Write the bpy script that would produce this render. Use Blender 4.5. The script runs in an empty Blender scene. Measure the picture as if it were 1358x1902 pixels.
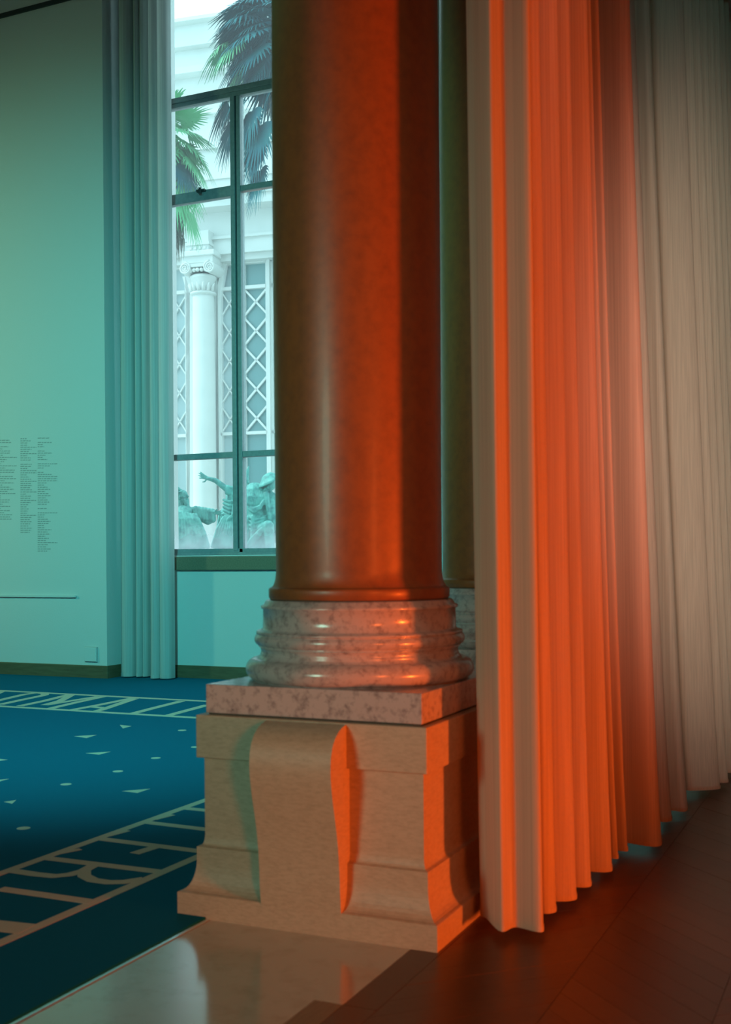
import bpy, bmesh, math, random
from mathutils import Vector, Matrix
random.seed(7)
R = math.radians
SC = bpy.context.scene
COL = SC.collection

# ------------------------------------------------------------------ camera
F, PU, PV, H = 2130.0, 679.0, 1040.0, 1.45
YAW, ROLL = R(24.5), R(0.45)
RIGHT = Vector((math.cos(YAW), math.sin(YAW), 0))
FWD = Vector((-math.sin(YAW), math.cos(YAW), 0))
UP = Vector((0, 0, 1))
CAMP = Vector((0, 0, H))
cd = bpy.data.cameras.new('camera')
cam = bpy.data.objects.new('camera', cd)
COL.objects.link(cam)
cd.sensor_fit = 'HORIZONTAL'
cd.sensor_width = 24.0
cd.lens = F / 1358.0 * 24.0
cd.shift_y = (PV - 951.0) / 1358.0
cd.clip_end = 300
cd.dof.use_dof = True
cd.dof.focus_distance = 14.5
cd.dof.aperture_fstop = 3.4
rc = RIGHT * math.cos(ROLL) - UP * math.sin(ROLL)
uc = UP * math.cos(ROLL) + RIGHT * math.sin(ROLL)
m = Matrix((rc, uc, -FWD)).transposed().to_4x4()
m.translation = CAMP
cam.matrix_world = m
SC.camera = cam

# ------------------------------------------------------------------ world, lights, exposure
SC.view_settings.view_transform = 'Standard'
SC.view_settings.look = 'None'
SC.view_settings.gamma = 1.0
SC.view_settings.exposure = 0.0
SC.view_settings.use_curve_mapping = False
try:
    SC.cycles.use_denoising = True
    SC.cycles.max_bounces = 8
    SC.cycles.transparent_max_bounces = 12
except Exception:
    pass
W = bpy.data.worlds.new('overcast_sky')
SC.world = W
W.use_nodes = True
bg = W.node_tree.nodes['Background']
bg.inputs[0].default_value = (0.86, 0.95, 1.0, 1)
bg.inputs[1].default_value = 2.15


def light(name, kind, loc, target, energy, color, size=0.5, spot=60, blend=0.5, size_y=None):
    d = bpy.data.lights.new(name, kind)
    d.energy = energy
    d.color = color
    if kind == 'AREA':
        d.size = size
        if size_y:
            d.shape = 'RECTANGLE'
            d.size_y = size_y
    else:
        d.shadow_soft_size = size
    if kind == 'SPOT':
        d.spot_size = R(spot)
        d.spot_blend = blend
    o = bpy.data.objects.new(name, d)
    COL.objects.link(o)
    o.location = loc
    o.rotation_euler = (Vector(target) - Vector(loc)).to_track_quat('-Z', 'Y').to_euler()
    return o


# every lamp stands outside the picture, near the walls and architrave of the two rooms
# orange gel lamps along the right hand wall of the passage
light('orange_low_lamp_offscreen', 'SPOT', (4.4, 2.64, 0.40), (-1.6, 2.2, 1.75), 1600, (1.0, 0.12, 0.012), 0.26, 76, 0.4)
light('orange_wall_lamp_offscreen', 'SPOT', (4.4, -1.6, 1.85), (-1.5, 5.0, 1.1), 900, (1.0, 0.15, 0.025), 0.85, 46, 1.0)
# plain lamp further back on the same wall, falling on the far folds of the curtain
light('passage_lamp_offscreen', 'SPOT', (4.4, -1.2, 1.5), (-0.75, 8.4, 2.4), 2900, (1.0, 0.87, 0.72), 0.35, 30, 1.0)
# green lamp on the wall behind the viewer
light('green_rear_lamp_offscreen', 'SPOT', (-5.0, -4.8, 2.7), (-1.2, 5.2, 1.3), 1000, (0.46, 1.0, 0.74), 1.0, 38, 0.9)
# exhibition room: wall wash from the left, teal room lamp widened to stand in for daylight on the carpet
light('green_wall_wash_offscreen', 'SPOT', (-15.5, 6.2, 4.6), (-11.2, 11.6, 4.0), 820, (0.46, 1.0, 0.56), 0.3, 80, 1.0)
light('teal_room_fill_offscreen', 'SPOT', (-2.9, 1.5, 5.9), (-7.6, 10.6, 1.0), 3000, (0.13, 1.0, 0.97), 0.3, 74, 1.0)
sd = bpy.data.lights.new('added_sun_offscreen', 'SUN')  # sun added under the overcast sky to give the bronze figures form
sd.energy = 3.0
sd.angle = R(14)
sd.color = (1.0, 0.97, 0.92)
so = bpy.data.objects.new('added_sun_offscreen', sd)
COL.objects.link(so)
so.rotation_euler = (Vector((0.95, 0.42, -1.1))).to_track_quat('-Z', 'Y').to_euler()

# ------------------------------------------------------------------ pixel helpers (1358 x 1902 frame)


def ray(u, v):
    a = (u - PU) / F
    b = -(v - PV) / F
    x = a * math.cos(ROLL) + b * math.sin(ROLL)
    y = -a * math.sin(ROLL) + b * math.cos(ROLL)
    return RIGHT * x + FWD + UP * y


def on_z(u, v, z=0.0):
    r = ray(u, v)
    return CAMP + r * ((z - H) / r.z)


def on_y(u, v, Y):
    r = ray(u, v)
    return CAMP + r * (Y / r.y)


def at_depth(u, v, d):
    return CAMP + ray(u, v) * d


# ------------------------------------------------------------------ materials
def nodes_of(name):
    mt = bpy.data.materials.new(name)
    mt.use_nodes = True
    nt = mt.node_tree
    return mt, nt, nt.nodes['Principled BSDF']


def mat(name, color, rough=0.6, metal=0.0, var=0.0, scale=6.0, color2=None, bump=0.0, bscale=60.0,
        stretch=(1, 1, 1), coat=0.0, spec=0.5, detail=6.0, ramp=(0.35, 0.7), sheen=0.0):
    mt, nt, p = nodes_of(name)
    p.inputs['Roughness'].default_value = rough
    p.inputs['Metallic'].default_value = metal
    p.inputs['Coat Weight'].default_value = coat
    p.inputs['Coat Roughness'].default_value = 0.12
    p.inputs['Specular IOR Level'].default_value = spec
    p.inputs['Sheen Weight'].default_value = sheen
    p.inputs['Base Color'].default_value = (*color, 1)
    tc = nt.nodes.new('ShaderNodeTexCoord')
    mp = nt.nodes.new('ShaderNodeMapping')
    mp.inputs['Scale'].default_value = stretch
    nt.links.new(tc.outputs['Object'], mp.inputs['Vector'])
    if color2 is not None:
        n = nt.nodes.new('ShaderNodeTexNoise')
        n.inputs['Scale'].default_value = scale
        n.inputs['Detail'].default_value = detail
        n.inputs['Roughness'].default_value = 0.65
        nt.links.new(mp.outputs[0], n.inputs['Vector'])
        cr = nt.nodes.new('ShaderNodeValToRGB')
        cr.color_ramp.elements[0].position = ramp[0]
        cr.color_ramp.elements[1].position = ramp[1]
        cr.color_ramp.elements[0].color = (*color, 1)
        cr.color_ramp.elements[1].color = (*color2, 1)
        nt.links.new(n.outputs[0], cr.inputs[0])
        nt.links.new(cr.outputs[0], p.inputs['Base Color'])
    if bump > 0:
        n2 = nt.nodes.new('ShaderNodeTexNoise')
        n2.inputs['Scale'].default_value = bscale
        n2.inputs['Detail'].default_value = 4
        nt.links.new(mp.outputs[0], n2.inputs['Vector'])
        b = nt.nodes.new('ShaderNodeBump')
        b.inputs['Strength'].default_value = bump
        b.inputs['Distance'].default_value = 0.01
        nt.links.new(n2.outputs[0], b.inputs['Height'])
        nt.links.new(b.outputs[0], p.inputs['Normal'])
    return mt


def cloth_mat(name, color, trans=0.35, streak=220.0):
    mt = bpy.data.materials.new(name)
    mt.use_nodes = True
    nt = mt.node_tree
    nt.nodes.clear()
    out = nt.nodes.new('ShaderNodeOutputMaterial')
    d = nt.nodes.new('ShaderNodeBsdfDiffuse')
    t = nt.nodes.new('ShaderNodeBsdfTranslucent')
    mx = nt.nodes.new('ShaderNodeMixShader')
    mx.inputs[0].default_value = trans
    tc = nt.nodes.new('ShaderNodeTexCoord')
    mp = nt.nodes.new('ShaderNodeMapping')
    mp.inputs['Scale'].default_value = (streak, streak, 0.6)
    n = nt.nodes.new('ShaderNodeTexNoise')
    n.inputs['Scale'].default_value = 1.0
    n.inputs['Detail'].default_value = 3
    nt.links.new(tc.outputs['Object'], mp.inputs[0])
    nt.links.new(mp.outputs[0], n.inputs['Vector'])
    cr = nt.nodes.new('ShaderNodeValToRGB')
    cr.color_ramp.elements[0].position = 0.3
    cr.color_ramp.elements[1].position = 0.7
    cr.color_ramp.elements[0].color = (*[c * 0.80 for c in color], 1)
    cr.color_ramp.elements[1].color = (*color, 1)
    nt.links.new(n.outputs[0], cr.inputs[0])
    nt.links.new(cr.outputs[0], d.inputs[0])
    nt.links.new(cr.outputs[0], t.inputs[0])
    nt.links.new(d.outputs[0], mx.inputs[1])
    nt.links.new(t.outputs[0], mx.inputs[2])
    nt.links.new(mx.outputs[0], out.inputs[0])
    return mt


def glass_mat(name, tint, haze_z0, haze_z1, haze=0.5, veil=0.03):
    """Clear tinted pane with condensation low down (world height haze_z0 full .. haze_z1 veil of painted haze)."""
    mt = bpy.data.materials.new(name)
    mt.use_nodes = True
    nt = mt.node_tree
    nt.nodes.clear()
    out = nt.nodes.new('ShaderNodeOutputMaterial')
    tr = nt.nodes.new('ShaderNodeBsdfTransparent')
    tr.inputs[0].default_value = (*tint, 1)
    gl = nt.nodes.new('ShaderNodeBsdfGlossy')
    gl.inputs['Roughness'].default_value = 0.02
    fr = nt.nodes.new('ShaderNodeFresnel')
    fr.inputs[0].default_value = 1.45
    mg = nt.nodes.new('ShaderNodeMixShader')
    nt.links.new(fr.outputs[0], mg.inputs[0])
    nt.links.new(tr.outputs[0], mg.inputs[1])
    nt.links.new(gl.outputs[0], mg.inputs[2])
    fog = nt.nodes.new('ShaderNodeBsdfTranslucent')
    fog.inputs[0].default_value = (0.62, 0.85, 0.95, 1)
    tc = nt.nodes.new('ShaderNodeTexCoord')
    sp = nt.nodes.new('ShaderNodeSeparateXYZ')
    nt.links.new(tc.outputs['Object'], sp.inputs[0])
    n = nt.nodes.new('ShaderNodeTexNoise')
    n.inputs['Scale'].default_value = 5
    nt.links.new(tc.outputs['Object'], n.inputs['Vector'])
    ad = nt.nodes.new('ShaderNodeMath')
    ad.operation = 'MULTIPLY_ADD'
    ad.inputs[1].default_value = 0.25
    nt.links.new(n.outputs[0], ad.inputs[0])
    nt.links.new(sp.outputs['Z'], ad.inputs[2])
    mr = nt.nodes.new('ShaderNodeMapRange')
    mr.inputs['From Min'].default_value = haze_z0 + 0.12
    mr.inputs['From Max'].default_value = haze_z1 + 0.12
    mr.inputs['To Min'].default_value = haze
    mr.inputs['To Max'].default_value = veil
    nt.links.new(ad.outputs[0], mr.inputs[0])
    mx = nt.nodes.new('ShaderNodeMixShader')
    nt.links.new(mr.outputs[0], mx.inputs[0])
    nt.links.new(mg.outputs[0], mx.inputs[1])
    nt.links.new(fog.outputs[0], mx.inputs[2])
    nt.links.new(mx.outputs[0], out.inputs[0])
    return mt


M = {}
M['plaster'] = mat('plaster', (0.66, 0.68, 0.66), 0.85, bump=0.15, bscale=90)
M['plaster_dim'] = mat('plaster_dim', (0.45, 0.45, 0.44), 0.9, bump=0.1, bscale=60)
M['wall_strip'] = mat('dark_wall_strip', (0.03, 0.04, 0.04), 0.8)
M['print'] = mat('wall_print', (0.36, 0.38, 0.37), 0.8)
M['skirting'] = mat('skirting', (0.16, 0.13, 0.07), 0.5, color2=(0.11, 0.085, 0.045), scale=4, stretch=(1, 1, 8))
M['sill'] = mat('sill_stone', (0.23, 0.20, 0.13), 0.6, color2=(0.15, 0.14, 0.09), scale=60)
M['frame'] = mat('window_metal', (0.30, 0.33, 0.34), 0.45, color2=(0.23, 0.26, 0.27), scale=20)
M['frame_dark'] = mat('window_gasket', (0.03, 0.05, 0.05), 0.5)
M['marble_pink'] = mat('grey_pink_marble', (0.50, 0.455, 0.46), 0.22, color2=(0.20, 0.175, 0.18), scale=30, ramp=(0.48, 0.75), coat=0.3)
M['stone'] = mat('beige_limestone', (0.50, 0.42, 0.31), 0.50, color2=(0.38, 0.31, 0.22), scale=30, stretch=(1, 1, 3), ramp=(0.4, 0.75), bump=0.06, bscale=80)
M['shaft'] = mat('brown_marble_shaft', (0.29, 0.100, 0.030), 0.40, color2=(0.19, 0.070, 0.026), scale=22, ramp=(0.4, 0.8), coat=0.04)
M['joint'] = mat('dark_mortar', (0.07, 0.06, 0.05), 0.8)
M['marble_floor'] = mat('marble_floor', (0.50, 0.44, 0.33), 0.15, color2=(0.40, 0.34, 0.24), scale=7, ramp=(0.5, 0.75), coat=0.6, spec=0.9)
M['metal_strip'] = mat('metal_edge_strip', (0.75, 0.78, 0.80), 0.25, metal=1.0)
M['carpet'] = mat('blue_carpet', (0.004, 0.130, 0.215), 0.95, color2=(0.006, 0.175, 0.28), scale=320, bump=0.5, bscale=350, spec=0.05, sheen=0.0, ramp=(0.3, 0.7))
M['inlay'] = mat('pale_carpet', (0.70, 0.64, 0.48), 0.95, color2=(0.60, 0.55, 0.41), scale=320, bump=0.4, bscale=350, spec=0.1)
M['wood'] = [mat('oak_parquet_%d' % i, c, 0.36, color2=tuple(k * 0.68 for k in c), scale=14, stretch=(1, 14, 1), ramp=(0.35, 0.7), bump=0.05, bscale=30)
             for i, c in enumerate([(0.13, 0.050, 0.013), (0.115, 0.043, 0.011), (0.145, 0.058, 0.016), (0.122, 0.046, 0.012)])]
M['wood_pale'] = mat('pale_oak_board', (0.30, 0.19, 0.09), 0.4, color2=(0.22, 0.13, 0.06), scale=10, stretch=(12, 1, 1))
M['wood_base'] = mat('parquet_bed', (0.07, 0.035, 0.018), 0.6)
M['curtain'] = cloth_mat('sheer_curtain', (0.72, 0.585, 0.46), 0.36, 150)
M['curtain_room'] = cloth_mat('window_curtain', (0.66, 0.70, 0.68), 0.30, 120)
M['rail'] = mat('rail_white', (0.6, 0.6, 0.58), 0.5)
M['facade'] = mat('pale_stucco', (0.74, 0.76, 0.74), 0.8, color2=(0.66, 0.69, 0.67), scale=1.5)
M['far_glass'] = mat('far_window_glass', (0.16, 0.34, 0.35), 0.25)
M['blind'] = mat('pale_blind', (0.50, 0.62, 0.64), 0.7)
M['lattice'] = mat('white_lattice', (0.80, 0.82, 0.80), 0.6)
M['bronze'] = mat('green_bronze', (0.13, 0.42, 0.38), 0.6, color2=(0.02, 0.12, 0.13), scale=11, metal=0.1, ramp=(0.42, 0.8), bump=0.3, bscale=40)
M['palm_dark'] = mat('dark_palm_leaf', (0.012, 0.11, 0.15), 0.8, color2=(0.016, 0.15, 0.15), scale=3, spec=0.15)  # leaf green pushed towards blue, painting in some of the haze
M['palm_light'] = mat('light_palm_leaf', (0.10, 0.42, 0.18), 0.5, color2=(0.18, 0.52, 0.27), scale=3, spec=0.2)
M['palm_dead'] = mat('dry_palm_fibre', (0.16, 0.17, 0.13), 0.9, color2=(0.08, 0.10, 0.09), scale=20)
M['gravel'] = mat('garden_gravel', (0.45, 0.44, 0.40), 0.9, color2=(0.35, 0.35, 0.32), scale=30)


# ------------------------------------------------------------------ mesh helpers
def link(name, bm, mt, parent=None, smooth=False, loc=None):
    me = bpy.data.meshes.new(name)
    bm.normal_update()
    bm.to_mesh(me)
    bm.free()
    if mt is not None:
        me.materials.append(mt)
    if smooth:
        for p in me.polygons:
            p.use_smooth = True
    o = bpy.data.objects.new(name, me)
    COL.objects.link(o)
    if parent is not None:
        o.parent = parent
    if loc is not None:
        o.location = loc
    return o


def empty(name, loc=(0, 0, 0), rz=0.0):
    o = bpy.data.objects.new(name, None)
    COL.objects.link(o)
    o.location = loc
    o.rotation_euler = (0, 0, rz)
    o.empty_display_size = 0.2
    return o


def tag(o, label, cat=None, group=None):
    o['label'] = label
    if cat:
        o['category'] = cat
    if group:
        o['group'] = group
    return o


def struct(o):
    o['kind'] = 'structure'
    return o


def box(bm, x0, x1, y0, y1, z0, z1, bevel=0.0):
    vs = [bm.verts.new((x, y, z)) for x in (x0, x1) for y in (y0, y1) for z in (z0, z1)]
    fs = []
    for a in ((0, 1, 3, 2), (4, 6, 7, 5), (0, 4, 5, 1), (2, 3, 7, 6), (0, 2, 6, 4), (1, 5, 7, 3)):
        fs.append(bm.faces.new([vs[i] for i in a]))
    if bevel > 0:
        es = list({e for f in fs for e in f.edges})
        bmesh.ops.bevel(bm, geom=es, offset=bevel, segments=2, profile=0.5, affect='EDGES')
    return vs


def boxobj(name, dims, mt, parent=None, bevel=0.0, loc=None):
    bm = bmesh.new()
    box(bm, *dims, bevel=bevel)
    return link(name, bm, mt, parent, loc=loc)


def lathe(bm, prof, n=96, cx=0, cy=0):
    rings = []
    for r, z in prof:
        rings.append([bm.verts.new((cx + r * math.cos(2 * math.pi * i / n), cy + r * math.sin(2 * math.pi * i / n), z)) for i in range(n)])
    for a, b in zip(rings, rings[1:]):
        for i in range(n):
            bm.faces.new((a[i], a[(i + 1) % n], b[(i + 1) % n], b[i]))
    bm.faces.new(list(reversed(rings[0])))
    bm.faces.new(rings[-1])


def square_lathe(bm, prof, cx, cy):
    """profile (half width, z) swept round a square plan"""
    rings = []
    for h, z in prof:
        rings.append([bm.verts.new((cx + sx * h, cy + sy * h, z)) for sx, sy in ((-1, -1), (1, -1), (1, 1), (-1, 1))])
    for a, b in zip(rings, rings[1:]):
        for i in range(4):
            bm.faces.new((a[i], a[(i + 1) % 4], b[(i + 1) % 4], b[i]))
    bm.faces.new(list(reversed(rings[0])))
    bm.faces.new(rings[-1])


def poly_prism(bm, pts, z0, z1):
    a = [bm.verts.new((p[0], p[1], z0)) for p in pts]
    b = [bm.verts.new((p[0], p[1], z1)) for p in pts]
    n = len(pts)
    bm.faces.new(b)
    bm.faces.new(list(reversed(a)))
    for i in range(n):
        bm.faces.new((a[i], a[(i + 1) % n], b[(i + 1) % n], b[i]))
    bmesh.ops.recalc_face_normals(bm, faces=bm.faces[:])


def arc(cx, cz, r, a0, a1, n):
    return [(cx + r * math.cos(R(a0 + (a1 - a0) * i / n)), cz + r * math.sin(R(a0 + (a1 - a0) * i / n))) for i in range(n + 1)]


def tube(bm, pts, radii, n=8, cap=True):
    """tapered tube through points"""
    rings = []
    up0 = Vector((0.13, 0.21, 0.97))
    for i, p in enumerate(pts):
        a = pts[max(i - 1, 0)]
        b = pts[min(i + 1, len(pts) - 1)]
        t = (Vector(b) - Vector(a)).normalized()
        s = t.cross(up0)
        if s.length < 1e-3:
            s = t.cross(Vector((1, 0, 0)))
        s.normalize()
        q = s.cross(t)
        r = radii[i] if isinstance(radii, (list, tuple)) else radii
        rings.append([bm.verts.new(Vector(p) + s * r * math.cos(2 * math.pi * k / n) + q * r * math.sin(2 * math.pi * k / n)) for k in range(n)])
    for a, b in zip(rings, rings[1:]):
        for k in range(n):
            bm.faces.new((a[k], a[(k + 1) % n], b[(k + 1) % n], b[k]))
    if cap:
        bm.faces.new(list(reversed(rings[0])))
        bm.faces.new(rings[-1])


# ------------------------------------------------------------------ the shell
YW, YL = 12.0, 11.58           # window wall and projecting left wall
CORNER = on_y(199, 1240, YL).x
SILL_L, SILL_R = on_y(318, 1033, YW), on_y(500, 1033, YW)
ZS = 0.5 * (SILL_L.z + SILL_R.z)
WX0 = on_y(296, 700, YW).x
WX1 = on_y(640, 700, YW).x
WTOP = 9.4
CEIL = 10.0

boxobj('floor_slab', (-16, 4.6, -5, 12.4, -0.3, -0.02), M['wood_base'])
fl = bpy.data.objects['floor_slab']
fl.name = 'floor'
struct(fl)

bm = bmesh.new()
box(bm, -16.0, CORNER, YL, 12.4, -0.02, CEIL)
wl = struct(link('wall_left', bm, M['plaster']))
tag(wl, 'smooth projecting plaster wall with printed credits and brown skirting')
bm = bmesh.new()
box(bm, CORNER, WX0, YW, 12.4, -0.02, CEIL)
box(bm, WX1, 4.6, YW, 12.4, -0.02, CEIL)
box(bm, WX0, WX1, YW, 12.4, -0.02, ZS - 0.16)
box(bm, WX0, WX1, YW, 12.4, WTOP, CEIL)
struct(link('wall_back', bm, M['plaster']))
struct(boxobj('wall_far_left', (-16.3, -16, -5, 12.4, -0.02, CEIL), M['plaster_dim']))
struct(boxobj('wall_right', (4.6, 4.9, -5, 12.4, -0.02, CEIL), M['plaster_dim']))
struct(boxobj('wall_front', (-16.3, 4.9, -5.3, -5, -0.02, CEIL), M['plaster_dim']))
struct(boxobj('ceiling', (-16.3, 4.9, -5.3, 12.4, CEIL, CEIL + 0.25), M['plaster_dim']))
# architrave over the colonnade, with the wall above it
struct(boxobj('trim_1', (-2.65, -0.6, -5, 12.0, 6.02, CEIL), M['plaster_dim']))

# skirting boards
bz = 0.165
bm = bmesh.new()
box(bm, -16.0, CORNER + 0.025, YL - 0.025, YL, 0.0, bz, bevel=0.006)
b1 = struct(link('baseboard_left', bm, M['skirting']))
bm = bmesh.new()
box(bm, CORNER, CORNER + 0.025, YL, YW, 0.0, bz, bevel=0.006)
b2 = struct(link('baseboard_return', bm, M['skirting']))
bm = bmesh.new()
box(bm, CORNER + 0.025, 4.6, YW - 0.025, YW, 0.0, bz, bevel=0.006)
b3 = struct(link('baseboard_back', bm, M['skirting']))

# raised dark strip high on the left wall
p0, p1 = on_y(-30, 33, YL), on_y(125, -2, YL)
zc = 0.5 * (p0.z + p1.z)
struct(boxobj('trim_2', (-16, CORNER, YL - 0.03, YL, zc - 0.05, zc), M['wall_strip']))
# shallow ledge on the left wall
p0 = on_y(143, 1108, YL)
lg = boxobj('trim_3', (-14, p0.x, YL - 0.035, YL, p0.z - 0.012, p0.z + 0.014), M['plaster'], bevel=0.004)
struct(lg)

# printed credits on the left wall
bm = bmesh.new()


def print_column(u0, v0, v1, wmin, wmax, longp, seed):
    rnd = random.Random(seed)
    v = v0
    while v < v1:
        if rnd.random() < 0.06:
            v += 4.0
            continue
        w = rnd.uniform(wmin, wmax)
        if rnd.random() < longp:
            w = wmax * 1.35
        u = u0
        while u < u0 + w:
            ww = rnd.uniform(2.5, 7.0)
            a, b = on_y(u, v, YL - 0.002), on_y(min(u + ww, u0 + w), v, YL - 0.002)
            hh = 0.0052
            zz = a.z
            vs = [bm.verts.new(q) for q in ((a.x, YL - 0.002, zz - hh), (b.x, YL - 0.002, zz - hh), (b.x, YL - 0.002, zz + hh), (a.x, YL - 0.002, zz + hh))]
            bm.faces.new(vs)
            u += ww + 1.1
        v += 3.95


print_column(-34, 818, 968, 34, 66, 0.0, 3)
print_column(38, 815, 990, 10, 22, 0.1, 4)
print_column(70, 814, 1026, 9, 27, 0.12, 5)
link('printed_text', bm, M['print'], wl)

# square access plate low on the left wall
a, b = on_y(159, 1202, YL), on_y(181, 1229, YL)
pl = empty('wall_plate', ((a.x + b.x) / 2, YL, (a.z + b.z) / 2))
w2, h2 = (b.x - a.x) / 2, (a.z - b.z) / 2
bm = bmesh.new()
box(bm, -w2, w2, -0.03, 0.0, -h2, h2, bevel=0.006)
link('cover', bm, M['plaster'], pl)
bm = bmesh.new()
box(bm, -w2 - 0.006, w2 + 0.006, -0.012, 0.0, -h2 - 0.006, h2 + 0.006)
link('back_box', bm, M['plaster_dim'], pl)
tag(pl, 'small square white cover plate low on the wall above the brown skirting', 'wall plate')

# ------------------------------------------------------------------ window
win = struct(empty('window_1', ((WX0 + WX1) / 2, YW + 0.1, ZS)))
tag(win, 'tall metal framed window looking out on palms and a pale facade')
WO = Vector(win.location)


def wpart(name, x0, x1, y0, y1, z0, z1, mt, bevel=0.006, parent=None):
    bm = bmesh.new()
    box(bm, x0 - WO.x, x1 - WO.x, y0 - WO.y, y1 - WO.y, z0 - WO.z, z1 - WO.z, bevel=bevel)
    return link(name, bm, mt, win if parent is None else parent)


YG = YW + 0.10
mx0, mx1 = on_y(434.5, 600, YG).x, on_y(452, 600, YG).x
zt1a = on_y(415, 167, YG).z
zt1b = on_y(415, 186, YG).z
zt2a, zt2b = on_y(415, 352, YG).z, on_y(415, 364, YG).z
zt3a, zt3b = on_y(415, 840.5, YG).z, on_y(415, 851.5, YG).z
zb = on_y(415, 1019, YG).z
# sill stone
bm = bmesh.new()
box(bm, WX0 - 0.05 - WO.x, WX1 + 0.05 - WO.x, YW - 0.05 - WO.y, YG + 0.12 - WO.y, -0.17, -0.005, bevel=0.008)
sill = link('sill', bm, M['sill'], win)
wpart('sill_edge', WX0, WX1, YW - 0.03, YG, ZS - 0.004, ZS + 0.012, M['plaster'])
wpart('bottom_rail', WX0, WX1, YG - 0.05, YG + 0.05, ZS + 0.01, zb, M['frame'])
wpart('rail_bead', WX0, WX1, YG - 0.065, YG - 0.05, ZS + 0.012, ZS + 0.045, M['frame'])
wpart('transom', WX0, WX1, YG - 0.05, YG + 0.05, zt1b, zt1a, M['frame'])
wpart('transom_bead', WX0, WX1, YG - 0.07, YG - 0.05, zt1b + 0.05, zt1a - 0.02, M['frame'])
wpart('glazing_bar', WX0, mx0, YG - 0.045, YG + 0.045, zt2b - 0.03, zt2a + 0.02, M['frame'])
wpart('glazing_bar', mx1, WX1, YG - 0.045, YG + 0.045, zt2b + 0.01, zt2a, M['frame'])
wpart('glazing_bar', WX0, mx0, YG - 0.045, YG + 0.045, zt3b, zt3a, M['frame'])
wpart('glazing_bar', mx1, WX1, YG - 0.045, YG + 0.045, zt3b, zt3a, M['frame'])
mw = mx1 - mx0
wpart('stile', mx0, mx0 + mw * 0.46, YG - 0.06, YG + 0.05, zb - 0.03, zt1b, M['frame'])
wpart('gasket', mx0 + mw * 0.46, mx0 + mw * 0.60, YG - 0.03, YG + 0.045, zb + 0.001, zt1b, M['frame_dark'])
wpart('stile', mx0 + mw * 0.60, mx1, YG - 0.05, YG + 0.05, zb - 0.05, zt1b, M['frame'])
wpart('jamb', WX0, WX0 + 0.10, YG - 0.06, YG + 0.06, ZS, WTOP, M['frame'])
wpart('jamb', WX1 - 0.10, WX1, YG - 0.06, YG + 0.06, ZS, WTOP, M['frame'])
wpart('head_rail', WX0, WX1, YG - 0.06, YG + 0.06, WTOP - 0.10, WTOP, M['frame'])
# latch on the left light and hinge pins
lx = on_y(379, 357, YG).x
lz = on_y(379, 357, YG).z
lt = wpart('latch', lx - 0.06, lx + 0.06, YG - 0.09, YG - 0.04, lz - 0.015, lz + 0.015, M['frame_dark'])
wpart('latch_knob', lx - 0.015, lx + 0.02, YG - 0.11, YG - 0.085, lz - 0.05, lz + 0.03, M['frame_dark'], parent=lt)
tint = (0.64, 0.97, 0.99)
g_mid = glass_mat('window_glass', tint, -5, -4, 0.3, 0.10)  # veil: bluish haze over the palms, painted into the pane
g_low = glass_mat('window_glass_misted', tint, zb - ZS - 0.10, zb - ZS + 0.34, 0.60, 0.05)
panes = [(WX0 + 0.09, mx0 + 0.01, zb - 0.01, zt3b, g_low), (mx1 - 0.01, WX1 - 0.09, zb - 0.01, zt3b, g_low),
         (WX0 + 0.09, mx0 + 0.01, zt3a, zt2b, g_mid), (mx1 - 0.01, WX1 - 0.09, zt3a, zt2b, g_mid),
         (WX0 + 0.09, mx0 + 0.01, zt2a, zt1b, g_mid), (mx1 - 0.01, WX1 - 0.09, zt2a, zt1b, g_mid),
         (WX0 + 0.09, WX1 - 0.09, zt1a, WTOP - 0.09, g_mid)]
for x0, x1, z0, z1, gm in panes:
    bm = bmesh.new()
    vs = [bm.verts.new((x - WO.x, 0.0, z - WO.z)) for x, z in ((x0, z0), (x1, z0), (x1, z1), (x0, z1))]
    bm.faces.new(vs)
    link('pane', bm, gm, win)

# ------------------------------------------------------------------ columns on pedestals
BH = 0.5685
cA = on_z(813, 1773)
cB = on_z(331, 1698)
CX, CY = 0.5 * (cA.x + cB.x), 0.5 * (cA.y + cB.y) + BH
print('pedestal', CX, CY, cA, cB)


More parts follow.
